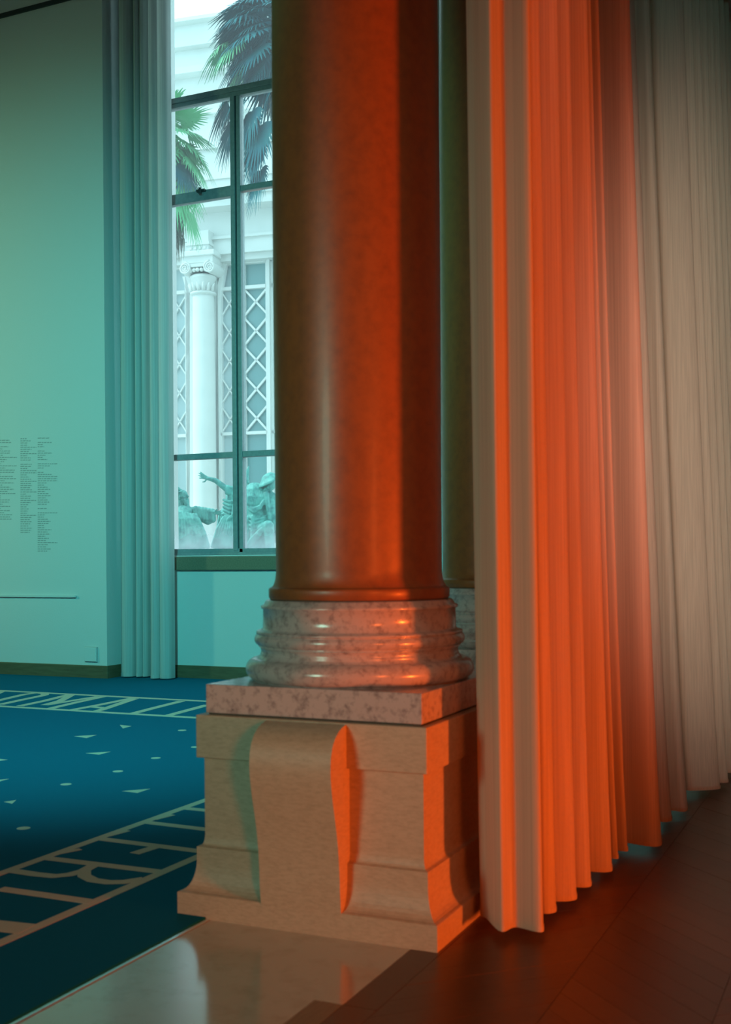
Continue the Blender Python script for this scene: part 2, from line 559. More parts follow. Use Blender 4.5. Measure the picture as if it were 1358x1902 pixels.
def column(loc, label, group):
    root = empty('column', loc)
    tag(root, label, 'column', group)
    # --- stone pedestal
    prof = [(BH, 0.0), (BH, 0.097)]
    i0, i1 = BH - 0.006, BH - 0.058
    for k in range(0, 9):                      # hollow of the base moulding
        t = k / 8
        a = R(90 * t)
        prof.append((i0 - (i0 - i1) * math.sin(a), 0.100 + 0.12 * (1 - math.cos(a))))
    prof += [(i1, 0.275), (i1 - 0.012, 0.279)]
    for k in range(1, 6):
        a = R(90 * k / 5)
        prof.append((BH - 0.070 - 0.013 * math.sin(a), 0.279 + 0.045 * (1 - math.cos(a))))
    die = BH - 0.083
    prof += [(die, 0.33), (die, 0.640)]
    bm = bmesh.new()
    square_lathe(bm, prof, 0, 0)
    link('pedestal', bm, M['stone'], root)
    bm = bmesh.new()
    box(bm, -BH + 0.058, BH - 0.058, -BH + 0.058, BH - 0.058, 0.642, 0.818, bevel=0.004)
    link('pedestal_cap', bm, M['stone'], root)
    # --- scroll brackets on the four faces
    # profile: z, projection from the die face
    pr = [(0.812, 0.030), (0.806, 0.060), (0.792, 0.095), (0.770, 0.125), (0.740, 0.148), (0.700, 0.162), (0.650, 0.166),
          (0.600, 0.161), (0.540, 0.149), (0.470, 0.131), (0.400, 0.114), (0.320, 0.101), (0.240, 0.094), (0.170, 0.091), (0.10, 0.0845), (0.08, 0.0835)]
    w = 0.176
    bm = bmesh.new()
    n = len(pr)
    front = [[bm.verts.new((sx * w, -die - p, z)) for sx in (-1, 1)] for z, p in pr]
    for i in range(n - 1):
        bm.faces.new((front[i][0], front[i + 1][0], front[i + 1][1], front[i][1]))
    for sx in (-1, 1):
        oo = [bm.verts.new((sx * w, -die - p, z)) for z, p in pr]
        ii = [bm.verts.new((sx * w, -die + 0.05, z)) for z, p in pr]
        for i in range(n - 1):
            q = (ii[i], ii[i + 1], oo[i + 1], oo[i])
            bm.faces.new(q if sx < 0 else tuple(reversed(q)))
    br = link('scroll_bracket', bm, M['stone'], root)
    for f in br.data.polygons:
        f.use_smooth = abs(f.normal.x) < 0.5
    br2 = bpy.data.objects.new('scroll_bracket', br.data)
    COL.objects.link(br2)
    br2.parent = root
    br2.rotation_euler = (0, 0, math.pi)
    # --- marble plinth slab
    bm = bmesh.new()
    sh = BH - 0.088
    box(bm, -sh, sh, -sh, sh, 0.824, 0.942, bevel=0.004)
    link('plinth_slab', bm, M['marble_pink'], root)
    bm = bmesh.new()
    box(bm, -sh + 0.01, sh - 0.01, -sh + 0.01, sh - 0.01, 0.814, 0.828)
    link('slab_joint', bm, M['joint'], root)
    # --- round base mouldings
    z0 = 0.942
    prof = [(0.455, z0)]
    prof += [(x, z) for x, z in arc(0.447, z0 + 0.046, 0.046, -80, 80, 12)]
    prof += [(0.440, z0 + 0.094), (0.436, z0 + 0.100), (0.428, z0 + 0.106)]
    prof += [(x, z) for x, z in arc(0.448, z0 + 0.122, 0.022, 215, 120, 6)]
    prof += [(0.432, z0 + 0.140), (0.440, z0 + 0.146)]
    prof += [(x, z) for x, z in arc(0.428, z0 + 0.172, 0.027, -70, 60, 9)]
    prof += [(0.447, z0 + 0.196), (0.447, z0 + 0.205), (0.440, z0 + 0.209), (0.425, z0 + 0.213), (0.418, z0 + 0.220),
             (0.417, z0 + 0.300), (0.425, z0 + 0.304), (0.427, z0 + 0.314), (0.414, z0 + 0.320), (0.407, z0 + 0.334), (0.398, z0 + 0.340)]
    bm = bmesh.new()
    lathe(bm, prof, 128)
    link('base_moulding', bm, M['marble_pink'], root, smooth=True)
    zt = z0 + 0.338
    bm = bmesh.new()
    lathe(bm, [(0.385, zt - 0.004), (0.385, zt + 0.007)], 96)
    link('shaft_joint', bm, M['joint'], root)
    zt += 0.006
    prof = [(0.386, zt), (0.391, zt + 0.006), (0.392, zt + 0.038), (0.390, zt + 0.044), (0.384, zt + 0.048)]
    for k in range(9):
        a = R(90 * k / 8)
        prof.append((0.384 - 0.024 * math.sin(a), zt + 0.048 + 0.075 * (1 - math.cos(a))))
    prof += [(0.361, 1.9), (0.363, 3.0), (0.359, 4.2), (0.350, 5.3), (0.347, 5.45), (0.375, 5.48), (0.378, 5.52), (0.35, 5.54)]
    bm = bmesh.new()
    lathe(bm, prof, 160)
    sh_o = link('shaft', bm, M['shaft'], root, smooth=True)
    bm = bmesh.new()
    lathe(bm, [(0.35, 5.53), (0.37, 5.60), (0.46, 5.74), (0.47, 5.78)], 64)
    link('capital', bm, M['marble_pink'], root, smooth=True)
    bm = bmesh.new()
    box(bm, -0.5, 0.5, -0.5, 0.5, 5.78, 6.03, bevel=0.01)
    link('abacus', bm, M['marble_pink'], root)
    return root


def copy_tree(o, parent=None):
    c = o.copy()
    COL.objects.link(c)
    c.parent = parent
    for ch in [x for x in bpy.data.objects if x.parent == o and x is not c]:
        copy_tree(ch, c)
    return c


col1 = column((CX, CY, 0.0), 'polished brown marble column on a beige stone pedestal with a scroll bracket', 'columns of the colonnade')
col2 = copy_tree(col1)
col2.location = (CX, CY + 2.05, 0)
tag(col2, 'dark column in shade, half hidden between the lit column and the orange curtain', 'column', 'columns of the colonnade')

# ------------------------------------------------------------------ floors
SX0 = on_z(389, 1710).x            # carpet edge
SX1 = on_z(753, 1771).x            # parquet edge
NX = on_z(585, 1857)
print('strip', SX0, SX1, NX)
# marble threshold slabs (children of the floor)
ys = [-1.0, 0.9, NX.y, 5.05, 6.6, 8.2, 10.0, 11.97]
for a, b in zip(ys, ys[1:]):
    x1 = SX1 if a >= NX.y - 0.01 else NX.x
    bm = bmesh.new()
    box(bm, SX0, x1, a + 0.0003, b - 0.0003, -0.02, 0.0)
    link('marble_slab', bm, M['marble_floor'], fl)
# timber filler beside the narrower slab, and frieze boards along the marble
bm = bmesh.new()
box(bm, NX.x + 0.002, SX1, 1.0, NX.y - 0.002, -0.02, 0.0)
link('threshold_board', bm, M['wood_pale'], fl)
# metal edge of the carpet
ms = boxobj('metal_edge_strip', (SX0 - 0.022, SX0 - 0.001, -1.0, CY - BH + 0.6, -0.02, 0.0045), M['metal_strip'], bevel=0.003)
tag(ms, 'thin bright metal strip between the blue carpet and the marble', 'edge strip')
# carpet
cp = empty('carpet', (SX0 - 3, 6, 0))
CO = Vector(cp.location)
boxc = bmesh.new()
box(boxc, -15.98 - CO.x, SX0 - 0.022 - CO.x, -5 - CO.y, YL - 0.025 - CO.y, -0.02, 0.010)
box(boxc, CORNER + 0.025 - CO.x, SX0 - 0.022 - CO.x, YL - 0.025 - CO.y, YW - 0.025 - CO.y, -0.02, 0.010)
link('pile', boxc, M['carpet'], cp)
tag(cp, 'dark blue fitted carpet with pale letters between lines, dots and triangles', 'carpet')
ZC = 0.0105
INK = [0]


def inlay(name, pts3, parent=cp):
    bm = bmesh.new()
    poly_prism(bm, [(p.x - CO.x, p.y - CO.y) for p in pts3], 0.004, 0.0108)
    return link(name, bm, M['inlay'], parent)


def ribbon(name, gpts, width, parent=cp, ztop=None):
    """strip of given ground width through ground points"""
    INK[0] += 1
    ztop = 0.0106 + 0.00007 * INK[0]
    L, Rr = [], []
    for i, p in enumerate(gpts):
        a = gpts[max(i - 1, 0)]
        b = gpts[min(i + 1, len(gpts) - 1)]
        t = (b - a)
        t.z = 0
        t.normalize()
        nrm = Vector((-t.y, t.x, 0)) * width * 0.5
        L.append(p + nrm)
        Rr.append(p - nrm)
    bm = bmesh.new()
    for i in range(len(gpts) - 1):
        q = [L[i], L[i + 1], Rr[i + 1], Rr[i]]
        lo = [bm.verts.new((v.x - CO.x, v.y - CO.y, 0.004)) for v in q]
        hi = [bm.verts.new((v.x - CO.x, v.y - CO.y, ztop)) for v in q]
        bm.faces.new(hi)
        for k in range(4):
            bm.faces.new((lo[k], lo[(k + 1) % 4], hi[(k + 1) % 4], hi[k]))
    bmesh.ops.recalc_face_normals(bm, faces=bm.faces[:])
    return link(name, bm, M['inlay'], parent)


def g3(x, y):      # from the 3.482x crop at (0,1460)
    return on_z(x / 3.482, 1460 + y / 3.482, ZC)


def g4(x, y):      # from the 3.482x crop at (0,1330)
    return on_z(x / 3.482, 1330 + y / 3.482, ZC)


def g1(x, y):      # from the 6.79x crop at (0,1265)
    return on_z(x / 6.79, 1265 + y / 6.79, ZC)


def g2(x, y):      # from the 6.79x crop at (190,1280)
    return on_z(190 + x / 6.79, 1280 + y / 6.79, ZC)


# near band, running beside the marble
pa, pb = g3(0, 566), g3(1335, 88)
xa = 0.5 * (pa.x + pb.x)
ribbon('border_line', [Vector((xa, 1.5, 0)), Vector((xa, 10.6, 0))], 0.055)
pa, pb = g3(0, 1018), g3(1260, 462)
xb = 0.5 * (pa.x + pb.x)
ribbon('border_line', [Vector((xb, 1.5, 0)), Vector((xb, 9.6, 0))], 0.055)
for k, (s, nm) in enumerate([
        ([(1180, 142), (1420, 165)], 'letter_stroke'),
        ([(955, 235), (1400, 288)], 'letter_stroke'),
        ([(660, 342), (1300, 422)], 'letter_stroke'),
        ([(1010, 392), (870, 436)], 'letter_stroke'),
        ([(270, 462), (1050, 556)], 'letter_stroke'),
        ([(85, 548), (230, 570), (350, 582), (450, 572), (540, 548), (600, 515)], 'letter_stroke'),
        ([(545, 545), (545, 580), (600, 608), (700, 622), (800, 620), (930, 600)], 'letter_stroke'),
        ([(0, 664), (300, 706), (600, 750)], 'letter_stroke'),
        ([(-250, 880), (0, 905), (180, 925)], 'letter_stroke')]):
    ribbon(nm, [g3(*q) for q in s], 0.062 if k != 8 else 0.12)
# serif thickenings along the inner line of the near band
for x0, x1, y0, y1 in ((370, 520, 438, 408), (700, 830, 322, 288), (1000, 1120, 216, 186)):
    ribbon('serif', [g3(x0, y0), g3(x1, y1)], 0.035)
# far band, below the window wall
pa, pb = g1(0, 300), g2(1180, 380)
ya = 0.5 * (pa.y + pb.y)
ribbon('border_line', [Vector((-15, ya, 0)), Vector((xb - 0.03, ya, 0))], 0.085)
pa, pb = g1(0, 105), g2(1300, 170)
yb = 0.5 * (pa.y + pb.y)
ribbon('border_line', [Vector((-15, yb, 0)), Vector((xa - 0.03, yb, 0))], 0.085)
print('bands', xa, xb, ya, yb)
for s in [
        [g1(-60, 255), g1(0, 240), g1(150, 205), g1(300, 170), g1(420, 153), g1(500, 150), g1(560, 160), g1(570, 172), g1(520, 187), g1(300, 232), g1(100, 275), g1(0, 296)],
        [g1(-60, 165), g1(0, 140), g1(30, 120)],
        [g1(250, 315), g1(560, 250), g1(900, 165)],
        [g1(560, 304), g1(760, 250), g1(920, 165)],
        [g1(570, 303), g1(850, 258), g1(1240, 195)],
        [g1(640, 345), g1(940, 275), g1(1330, 190)],
        [g1(910, 365), g2(0, 192), g2(380, 115)],
        [g1(1200, 385), g2(0, 258), g2(410, 120)],
        [g1(1130, 322), g1(1330, 342)],
        [g2(360, 315), g2(680, 232), g2(1000, 152)],
        [g2(790, 345), g2(1050, 275), g2(1330, 200)]]:
    ribbon('letter_stroke', s, 0.085)
for x, y in ((152, 725), (427, 441), (763, 357), (1008, 271), (1178, 92), (1265, 200)):
    c = g4(x, y)
    inlay('dot', [c + Vector((0.036 * math.cos(2 * math.pi * k / 20), 0.036 * math.sin(2 * math.pi * k / 20), 0)) for k in range(20)])
for tri in (((480, 130), (625, 122), (560, 142)), ((555, 240), (715, 230), (640, 250)), ((775, 57), (850, 65), (795, 80)),
            ((790, 485), (972, 470), (890, 497)), ((-60, 270), (50, 283), (-20, 291)), ((-70, 418), (58, 406), (-10, 425)), ((25, 555), (105, 543), (78, 567))):
    inlay('triangle', [g4(*q) for q in tri])

# chevron parquet in the passage
PW, PL = 0.105, 0.50        # board width, row width
bmb = bmesh.new()
FR0 = SX1
FR1 = SX1 + 0.12
bm = bmesh.new()
box(bm, SX1 + 0.002, FR1 - 0.001, NX.y, 12.0, -0.02, 0.0)
link('frieze_board', bm, M['wood'][1], fl)
bm = bmesh.new()
box(bm, SX1 + 0.002, FR1 - 0.001, 0.0, NX.y - 0.002, -0.02, 0.0)
link('frieze_board', bm, M['wood'][3], fl)
rx = FR1
row = 0
step = PW * math.sqrt(2)
plank_mesh = {}
rest = bmesh.new()
while rx < 4.55:
    sgn = 1 if row % 2 == 0 else -1
    y = -1.0 + (0 if row % 2 == 0 else 0.0)
    k = 0
    if ('p', row % 2) not in plank_mesh:
        for ci in range(4):
            b = bmesh.new()
            g = 0.0009
            dy = PL * sgn
            poly_prism(b, [(g, g), (PL - g, dy + g), (PL - g, dy + step - g), (g, step - g)], -0.02, 0.0)
            me = bpy.data.meshes.new('plank')
            b.to_mesh(me)
            b.free()
            me.materials.append(M['wood'][ci])
            plank_mesh[(row % 2, ci)] = me
        plank_mesh[('p', row % 2)] = 1
    while y < 12.4:
        ok = False
        cy_, cx_ = y + 0.5 * sgn * PL, rx + PL / 2
        d = Vector((cx_, cy_, -H))
        dep = d.dot(FWD)
        if dep > 2.5:
            u = PU + F * d.dot(RIGHT) / dep
            v = PV + F * H / dep
            ok = -40 < u < 1500 and v < 2150 and cy_ < 9.5
        if ok:
            o = bpy.data.objects.new('plank', plank_mesh[(row % 2, random.randrange(4))])
            COL.objects.link(o)
            o.location = (rx, y, random.uniform(-0.0006, 0.0))
            o.parent = fl
        elif -1.5 < y < 11.3:
            dy = PL * sgn
            g = 0.001
            vs = [rest.verts.new((rx + q[0], y + q[1], 0.0)) for q in ((g, g), (PL - g, dy + g), (PL - g, dy + step - g), (g, step - g))]
            rest.faces.new(vs)
        y += step
        k += 1
    rx += PL
    row += 1
o = link('parquet_remainder', rest, M['wood'][1], fl)
o['kind'] = 'stuff'


# ------------------------------------------------------------------ curtains
def catmull(pts, n=8):
    out = []
    P = [pts[0]] + pts + [pts[-1]]
    for i in range(1, len(P) - 2):
        p0, p1, p2, p3 = P[i - 1], P[i], P[i + 1], P[i + 2]
        for k in range(n):
            t = k / n
            t2, t3 = t * t, t * t * t
            out.append(0.5 * ((2 * p1) + (p2 - p0) * t + (2 * p0 - 5 * p1 + 4 * p2 - p3) * t2 + (3 * p1 - p0 - 3 * p2 + p3) * t3))
    out.append(pts[-1])
    return out


def drape(name, bottom, top, z0, z1, mt, rows=14, hem=True, parent=None, wob=0.0):
    bm = bmesh.new()
    grid = []
    for j in range(rows + 1):
        t = j / rows
        line = []
        for i, (b, tp) in enumerate(zip(bottom, top)):
            s = t ** 0.8
            p = b.lerp(tp, s)
            line.append(bm.verts.new((p.x + wob * math.sin(i * 0.9 + 5 * t), p.y + wob * math.cos(i * 0.7 + 4 * t), z0 + (z1 - z0) * t)))
        grid.append(line)
    for j in range(rows):
        for i in range(len(bottom) - 1):
            bm.faces.new((grid[j][i], grid[j][i + 1], grid[j + 1][i + 1], grid[j + 1][i]))
    return link(name, bm, mt, parent, smooth=True)


ZH = 0.035
segs = [((896, 1692), (906, 1706), (931, 1729), (958, 1721), (1009, 1729)), ((1012, 1696), (1033, 1690)), ((1034, 1673), (1071, 1668)), ((1072, 1647), (1098, 1643)),
        ((1099, 1618), (1137, 1616)), ((1139, 1594), (1148, 1592)), ((1149, 1579), (1166, 1579)), ((1167, 1565), (1228, 1569)),
        ((1229, 1526), (1248, 1522)), ((1250, 1505), (1277, 1503)), ((1283, 1468), (1338, 1464))]
pth = [Vector((-1.465, 4.74, 0))]
for i, sg in enumerate(segs):
    q = [on_z(u, v, ZH) for u, v in sg]
    if i > 0:
        st = q[0]
        pth.append(Vector((st.x - 0.06, st.y + 0.03, 0)))
    pth += [Vector((p.x, p.y, 0)) for p in q]
for p in pth:
    print('curtain', round(p.x, 3), round(p.y, 3))
last = pth[-1]
yy = last.y
for k in range(10):
    pth.append(Vector((last.x - 0.16, yy + 0.16, 0)))
    pth.append(Vector((last.x + 0.02, yy + 0.22, 0)))
    yy += 0.36
bot = catmull(pth, 8)
top = []
for p in bot:
    t = min(1.0, max(0.0, (p.y - 4.2) / 2.2))
    top.append(Vector((p.x - (0.038 + 0.18 * t), p.y + 0.01, 0)))
ct = empty('curtain', (pth[2].x, pth[2].y, 0))
offs = Vector((ct.location.x, ct.location.y, 0))
drape('cloth', [p - offs for p in bot], [p - offs for p in top], ZH, 6.0, M['curtain'], parent=ct, rows=16)
# doubled hem
out1 = []
for i, p in enumerate(bot):
    a, b = bot[max(i - 1, 0)], bot[min(i + 1, len(bot) - 1)]
    t = (b - a).normalized()
    out1.append(p + Vector((t.y, -t.x, 0)) * 0.0025)
drape('hem', [p - offs for p in out1], [p - offs for p in out1], ZH - 0.002, ZH + 0.018, M['curtain'], parent=ct, rows=1)
rl = drape('curtain_tape', [p - offs for p in top], [p - offs for p in top], 5.93, 6.02, M['rail'], parent=ct, rows=1)
tag(ct, 'floor-length pale sheer curtain glowing orange beside the column', 'curtain')

# curtain at the window recess
zr = 0.03
tips = [(222, 243.5), (250.7, 261), (263.5, 273), (277, 292.5), (294, 313.5)]
ydep = [11.70, 11.74, 11.78, 11.63, 11.66]
pth = []
for (u0, u1), y in zip(tips, ydep):
    a, b = on_y(u0, 1250, y), on_y(u1, 1250, y)
    pth.append(Vector((a.x - 0.01, y + 0.13, 0)))
    pth.append(Vector((a.x + 0.01, y + 0.02, 0)))
    pth.append(Vector(((a.x + b.x) / 2, y - 0.015, 0)))
    pth.append(Vector((b.x - 0.01, y + 0.03, 0)))
    pth.append(Vector((b.x, y + 0.14, 0)))
bot = catmull(pth, 6)
x_mid = 0.5 * (bot[0].x + bot[-1].x)
top = [Vector((x_mid + (p.x - x_mid) * 0.97 + 0.035, p.y * 0.75 + 11.72 * 0.25, 0)) for p in bot]
cw = empty('curtain', (x_mid, 11.75, 0))
offs = Vector((x_mid, 11.75, 0))
drape('cloth', [p - offs for p in bot], [p - offs for p in top], zr, 9.68, M['curtain_room'], parent=cw, rows=20)
drape('hem', [p - offs + Vector((0, -0.004, 0)) for p in bot], [p - offs + Vector((0, -0.004, 0)) for p in bot], zr - 0.003, zr + 0.04, M['curtain_room'], parent=cw, rows=1)
tag(cw, 'long white curtain drawn into narrow folds at the edge of the tall window', 'curtain')
rw = boxobj('curtain_rail', (CORNER, WX1 + 0.5, 11.66, 11.80, 9.68, CEIL), M['rail'])
tag(rw, 'white rail carrying the curtain above the tall window', 'curtain rail')
bmr = None

# ------------------------------------------------------------------ garden
gd = boxobj('ground', (-45, 25, 12.45, 70, -0.9, -0.6), M['gravel'])
struct(gd)

# facade across the garden
FD = 30.0
fo = at_depth(420, 1040, FD)
frz = R(8.6)
fac = empty('palace_facade', (fo.x, fo.y, -0.6), frz)
tag(fac, 'pale classical facade with ionic columns and lattice windows across the garden', 'building')
ex = Vector((math.cos(frz), math.sin(frz), 0))
ey = Vector((-math.sin(frz), math.cos(frz), 0))
fbase = Vector((fo.x, fo.y, -0.6))


def fl_(u, v, off=0.0):
    """pixel -> local x, z on the facade plane shifted back by off"""
    r = ray(u, v)
    P0 = fbase + ey * off
    t = (P0 - CAMP).dot(ey) / r.dot(ey)
    p = CAMP + r * t - fbase
    return p.dot(ex), p.z


def fbox(name, x0, x1, y0, y1, z0, z1, mt, parent=None, bevel=0.0):
    bm = bmesh.new()
    box(bm, x0, x1, y0, y1, z0, z1, bevel=bevel)
    return link(name, bm, mt, fac if parent is None else parent)


XL, XR = -9.0, 9.0
zz = lambda v, off=0.0: fl_(420, v, off)[1]
# attic and entablature bands: (v top, v bottom, projection, material)
bands = [('roof_cornice', 52, 58, 0.85, 'facade'), ('roof_cornice_fascia', 58, 96, 0.60, 'facade'), ('roof_cornice_bed', 96, 128, 0.35, 'facade'),
         ('attic_frieze', 128, 140, 0.45, 'facade'), ('attic_band', 140, 205, 0.10, 'facade'), ('attic_string', 205, 213, 0.22, 'facade'),
         ('attic_wall', 213, 290, 0.0, 'facade'), ('cornice_gutter', 290, 298, 0.95, 'facade'), ('cornice_crown', 298, 352, 0.85, 'facade'),
         ('cornice_corona', 352, 368, 0.80, 'facade'), ('cornice_fillet', 368, 379, 0.70, 'facade'), ('cornice_drip', 379, 396, 0.62, 'facade'),
         ('frieze', 396, 443, 0.12, 'facade'), ('frieze_bead', 443, 448, 0.26, 'facade'), ('architrave', 448, 475, 0.18, 'facade'), ('soffit_band', 475, 486, 0.05, 'facade')]
for nm, v0, v1, pj, mt in bands:
    fbox(nm, XL, XR, -pj, 1.2, zz(v1), zz(v0), M[mt])
fbox('wall_base', XL, XR, -0.1, 1.2, 0.0, zz(1010), M['facade'])
zbt, ztp = zz(1010), zz(486)
fbox('back_wall', XL, XR, 0.75, 1.2, zbt, ztp, M['facade'])
# bays: x of piers from pixels at the facade plane
xs = {k: fl_(k, 700, 0.25)[0] for k in (350, 407, 443, 452, 499, 507)}
bayw = xs[499] - xs[452]


def window_bay(x0, x1, cell, bar, cols, mt_glass):
    """one lattice window between x0 and x1"""
    w = empty('lattice_window')
    w.parent = fac
    wz0, wz1 = zz(980, .25), zz(486, .25)
    fbox('glass', x0, x1, 0.36, 0.40, wz0, wz1, mt_glass, w)
    zb0, zb1 = zz(806, .25), zz(537, .25)
    t = 0.06
    for nm, (a, b, c, d_) in (('side_bar', (x0, x0 + t, wz0, wz1)), ('side_bar', (x1 - t, x1, wz0, wz1)),
                              ('cross_bar', (x0, x1, zb0 - 0.04, zb0 + 0.04)), ('cross_bar', (x0, x1, zb1 - 0.04, zb1 + 0.05)),
                              ('head_bar', (x0, x1, wz1 - 0.1, wz1))):
        fbox(nm, a, b, 0.22, 0.36, c, d_, M['lattice'], w)
    nrow = 5
    hh = (zb1 - zb0) / nrow
    for r in range(nrow):
        za, zb_ = zb0 + r * hh, zb0 + (r + 1) * hh
        for (p, q) in (((x0, za), (x1, zb_)), ((x0, zb_), (x1, za))):
            bm = bmesh.new()
            v = Vector((q[0] - p[0], 0, q[1] - p[1]))
            nrm = Vector((-v.z, 0, v.x)).normalized() * bar
            A, B = Vector((p[0], 0, p[1])), Vector((q[0], 0, q[1]))
            fr = [A + nrm, B + nrm, B - nrm, A - nrm]
            lo = [bm.verts.new((c.x, 0.27, c.z)) for c in fr]
            hi = [bm.verts.new((c.x, 0.33, c.z)) for c in fr]
            bm.faces.new(lo)
            bm.faces.new(list(reversed(hi)))
            for k in range(4):
                bm.faces.new((lo[k], hi[k], hi[(k + 1) % 4], lo[(k + 1) % 4]))
            bmesh.ops.recalc_face_normals(bm, faces=bm.faces[:])
            link('lattice_bar', bm, M['lattice'], w)
    return w


# pier strips either side of windows
bay_right = window_bay(xs[452], xs[499], 0.6, 0.026, 1, M['far_glass'])
pil = [(xs[443], xs[452])]
x408, x441 = fl_(409, 700, .25)[0], fl_(443, 700, .25)[0]
window_bay(x408, x441, 0.5, 0.016, 1, M['blind'])
x300, x349 = fl_(316, 700, .25)[0], fl_(349, 700, .25)[0]
window_bay(x300, x349, 0.5, 0.016, 1, M['blind'])
xa1, xa2 = fl_(505, 700, .25)[0], fl_(555, 700, .25)[0]
window_bay(xa1, xa2, 0.5, 0.026, 1, M['far_glass'])
for a, b in ((x349, x408), (x441, xs[452]), (xs[499], xa1)):
    fbox('pier', a, b, 0.12, 0.8, zbt, ztp, M['facade'])
fbox('pier', xa2, XR, 0.1, 0.8, zbt, ztp, M['facade'])
fbox('pier', XL, x300, 0.1, 0.8, zbt, ztp, M['facade'])


# slanting trim beside the capital
def slab4(name, pts, y0, y1, mt):
    bm = bmesh.new()
    lo = [bm.verts.new((p[0], y0, p[1])) for p in pts]
    hi = [bm.verts.new((p[0], y1, p[1])) for p in pts]
    bm.faces.new(lo)
    bm.faces.new(list(reversed(hi)))
    n = len(pts)
    for k in range(n):
        bm.faces.new((lo[k], hi[k], hi[(k + 1) % n], lo[(k + 1) % n]))
    bmesh.ops.recalc_face_normals(bm, faces=bm.faces[:])
    return link(name, bm, mt, fac)


slab4('flared_trim', [fl_(412, 545, .2), fl_(422, 487, .2), fl_(414, 487, .2), fl_(404, 545, .2)], 0.12, 0.3, M['lattice'])
slab4('flared_trim', [fl_(341, 515, .2), fl_(351, 550, .2), fl_(356, 550, .2), fl_(347, 515, .2)], 0.12, 0.3, M['lattice'])
slab4('flared_trim', [fl_(404, 545, .2), fl_(412, 545, .2), fl_(408, 980, .2), fl_(402, 980, .2)], 0.12, 0.3, M['lattice'])
slab4('flared_trim', [fl_(347, 545, .2), fl_(355, 545, .2), fl_(355, 980, .2), fl_(349, 980, .2)], 0.12, 0.3, M['lattice'])


# ionic column on the facade
def ionic(cx, name='ionic_column'):
    c = empty(name)
    c.parent = fac
    oy = -0.12
    zn = zz(545, oy)
    r = 0.30
    bm = bmesh.new()
    lathe(bm, [(r + .1, 0.3), (r + .1, 0.55), (r + 0.02, 0.62), (r + .01, 2.0), (r * .98, zn - 2.0), (r * 0.93, zn - 0.10), (r * 0.93, zn - .02)], 32, cx, oy)
    link('column_shaft', bm, M['facade'], c, smooth=True)
    bm = bmesh.new()
    lathe(bm, [(r * .93, zn - .03), (r * 1.12, zn), (r * 1.14, zn + .04), (r * .92, zn + .08), (r * .9, zn + .30), (r * 1.1, zn + .40), (r * 1.18, zn + .46), (r * 1.0, zn + .50)], 32, cx, oy)
    link('necking', bm, M['facade'], c, smooth=True)
    zv = zz(500, oy)
    for s in (-1, 1):
        for ang in (0,):
            bm = bmesh.new()
            pts, rad = [], []
            for k in range(46):
                a = k / 45 * 2.6 * 2 * math.pi
                rr = 0.155 * (1 - 0.83 * k / 45)
                pts.append((cx + s * (0.345 + 0.0 - rr * math.sin(a)) , oy - r - 0.10, zv + rr * math.cos(a)))
                rad.append(0.030 * (1 - 0.5 * k / 45))
            tube(bm, pts, rad, 6)
            link('volute', bm, M['facade'], c, smooth=True)
            bm = bmesh.new()
            n = 20
            f = [bm.verts.new((cx + s * 0.345 + 0.15 * math.cos(2 * math.pi * k / n), oy - r - 0.09, zv + 0.15 * math.sin(2 * math.pi * k / n))) for k in range(n)]
            b = [bm.verts.new((v.co.x, oy + r, v.co.z)) for v in f]
            bm.faces.new(f)
            for k in range(n):
                bm.faces.new((f[k], b[k], b[(k + 1) % n], f[(k + 1) % n]))
            bmesh.ops.recalc_face_normals(bm, faces=bm.faces[:])
            link('volute_core', bm, M['facade'], c)
    fbox('volute_channel', cx - 0.345, cx + 0.345, oy - r - 0.09, oy + r, zv + 0.02, zv + 0.13, M['facade'], c, bevel=0.02)
    fbox('abacus', cx - 0.50, cx + 0.50, oy - r - 0.16, oy + r, zz(478, oy) - 0.02, zz(471, oy) + .02, M['facade'], c, bevel=0.02)
    fbox('abacus_bed', cx - 0.44, cx + 0.44, oy - r - 0.10, oy + r, zv + 0.12, zz(478, oy), M['facade'], c)
    # egg carving below the channel and leaf sprays on the necking
    for k in range(-2, 3):
        bm = bmesh.new()
        bmesh.ops.create_icosphere(bm, subdivisions=2, radius=0.055, matrix=Matrix.Translation((cx + k * 0.105, oy - r - 0.06 + 0.02 * abs(k), zv - 0.05)))
        link('egg_carving', bm, M['facade'], c, smooth=True)
    for k in range(7):
        a = R(-160 + k * 140 / 6)
        bm = bmesh.new()
        px, py = cx + (r + 0.0) * math.cos(a), oy + (r + 0.0) * math.sin(a)
        tube(bm, [(px, py, zn + .06), (px + .04 * math.cos(a), py + .04 * math.sin(a), zn + .18), (px + .10 * math.cos(a), py + .10 * math.sin(a), zn + .26)], [0.05, 0.04, 0.012], 6)
        link('leaf_carving', bm, M['facade'], c, smooth=True)
    # block of entablature over the column
    x0, x1 = cx - 0.30, cx + 0.30
    zt_, zb_ = zz(425, -.4), zz(470, -.4)
    fbox('entablature_block', x0, x1, -0.46, 0.0, zb_, zt_, M['facade'], c)
    fbox('block_band', x0 - .03, x1 + .03, -0.50, 0.0, zz(452, -.4), zz(447, -.4), M['facade'], c)
    for k in range(4):
        fbox('dentil', cx - 0.22 + k * 0.13, cx - 0.16 + k * 0.13, -0.50, -0.46, zz(460, -.4), zz(456, -.4), M['facade'], c)
    return c


ionic(fl_(378, 560, -0.12)[0])
ionic(fl_(378, 560, -0.12)[0] + 2.75)


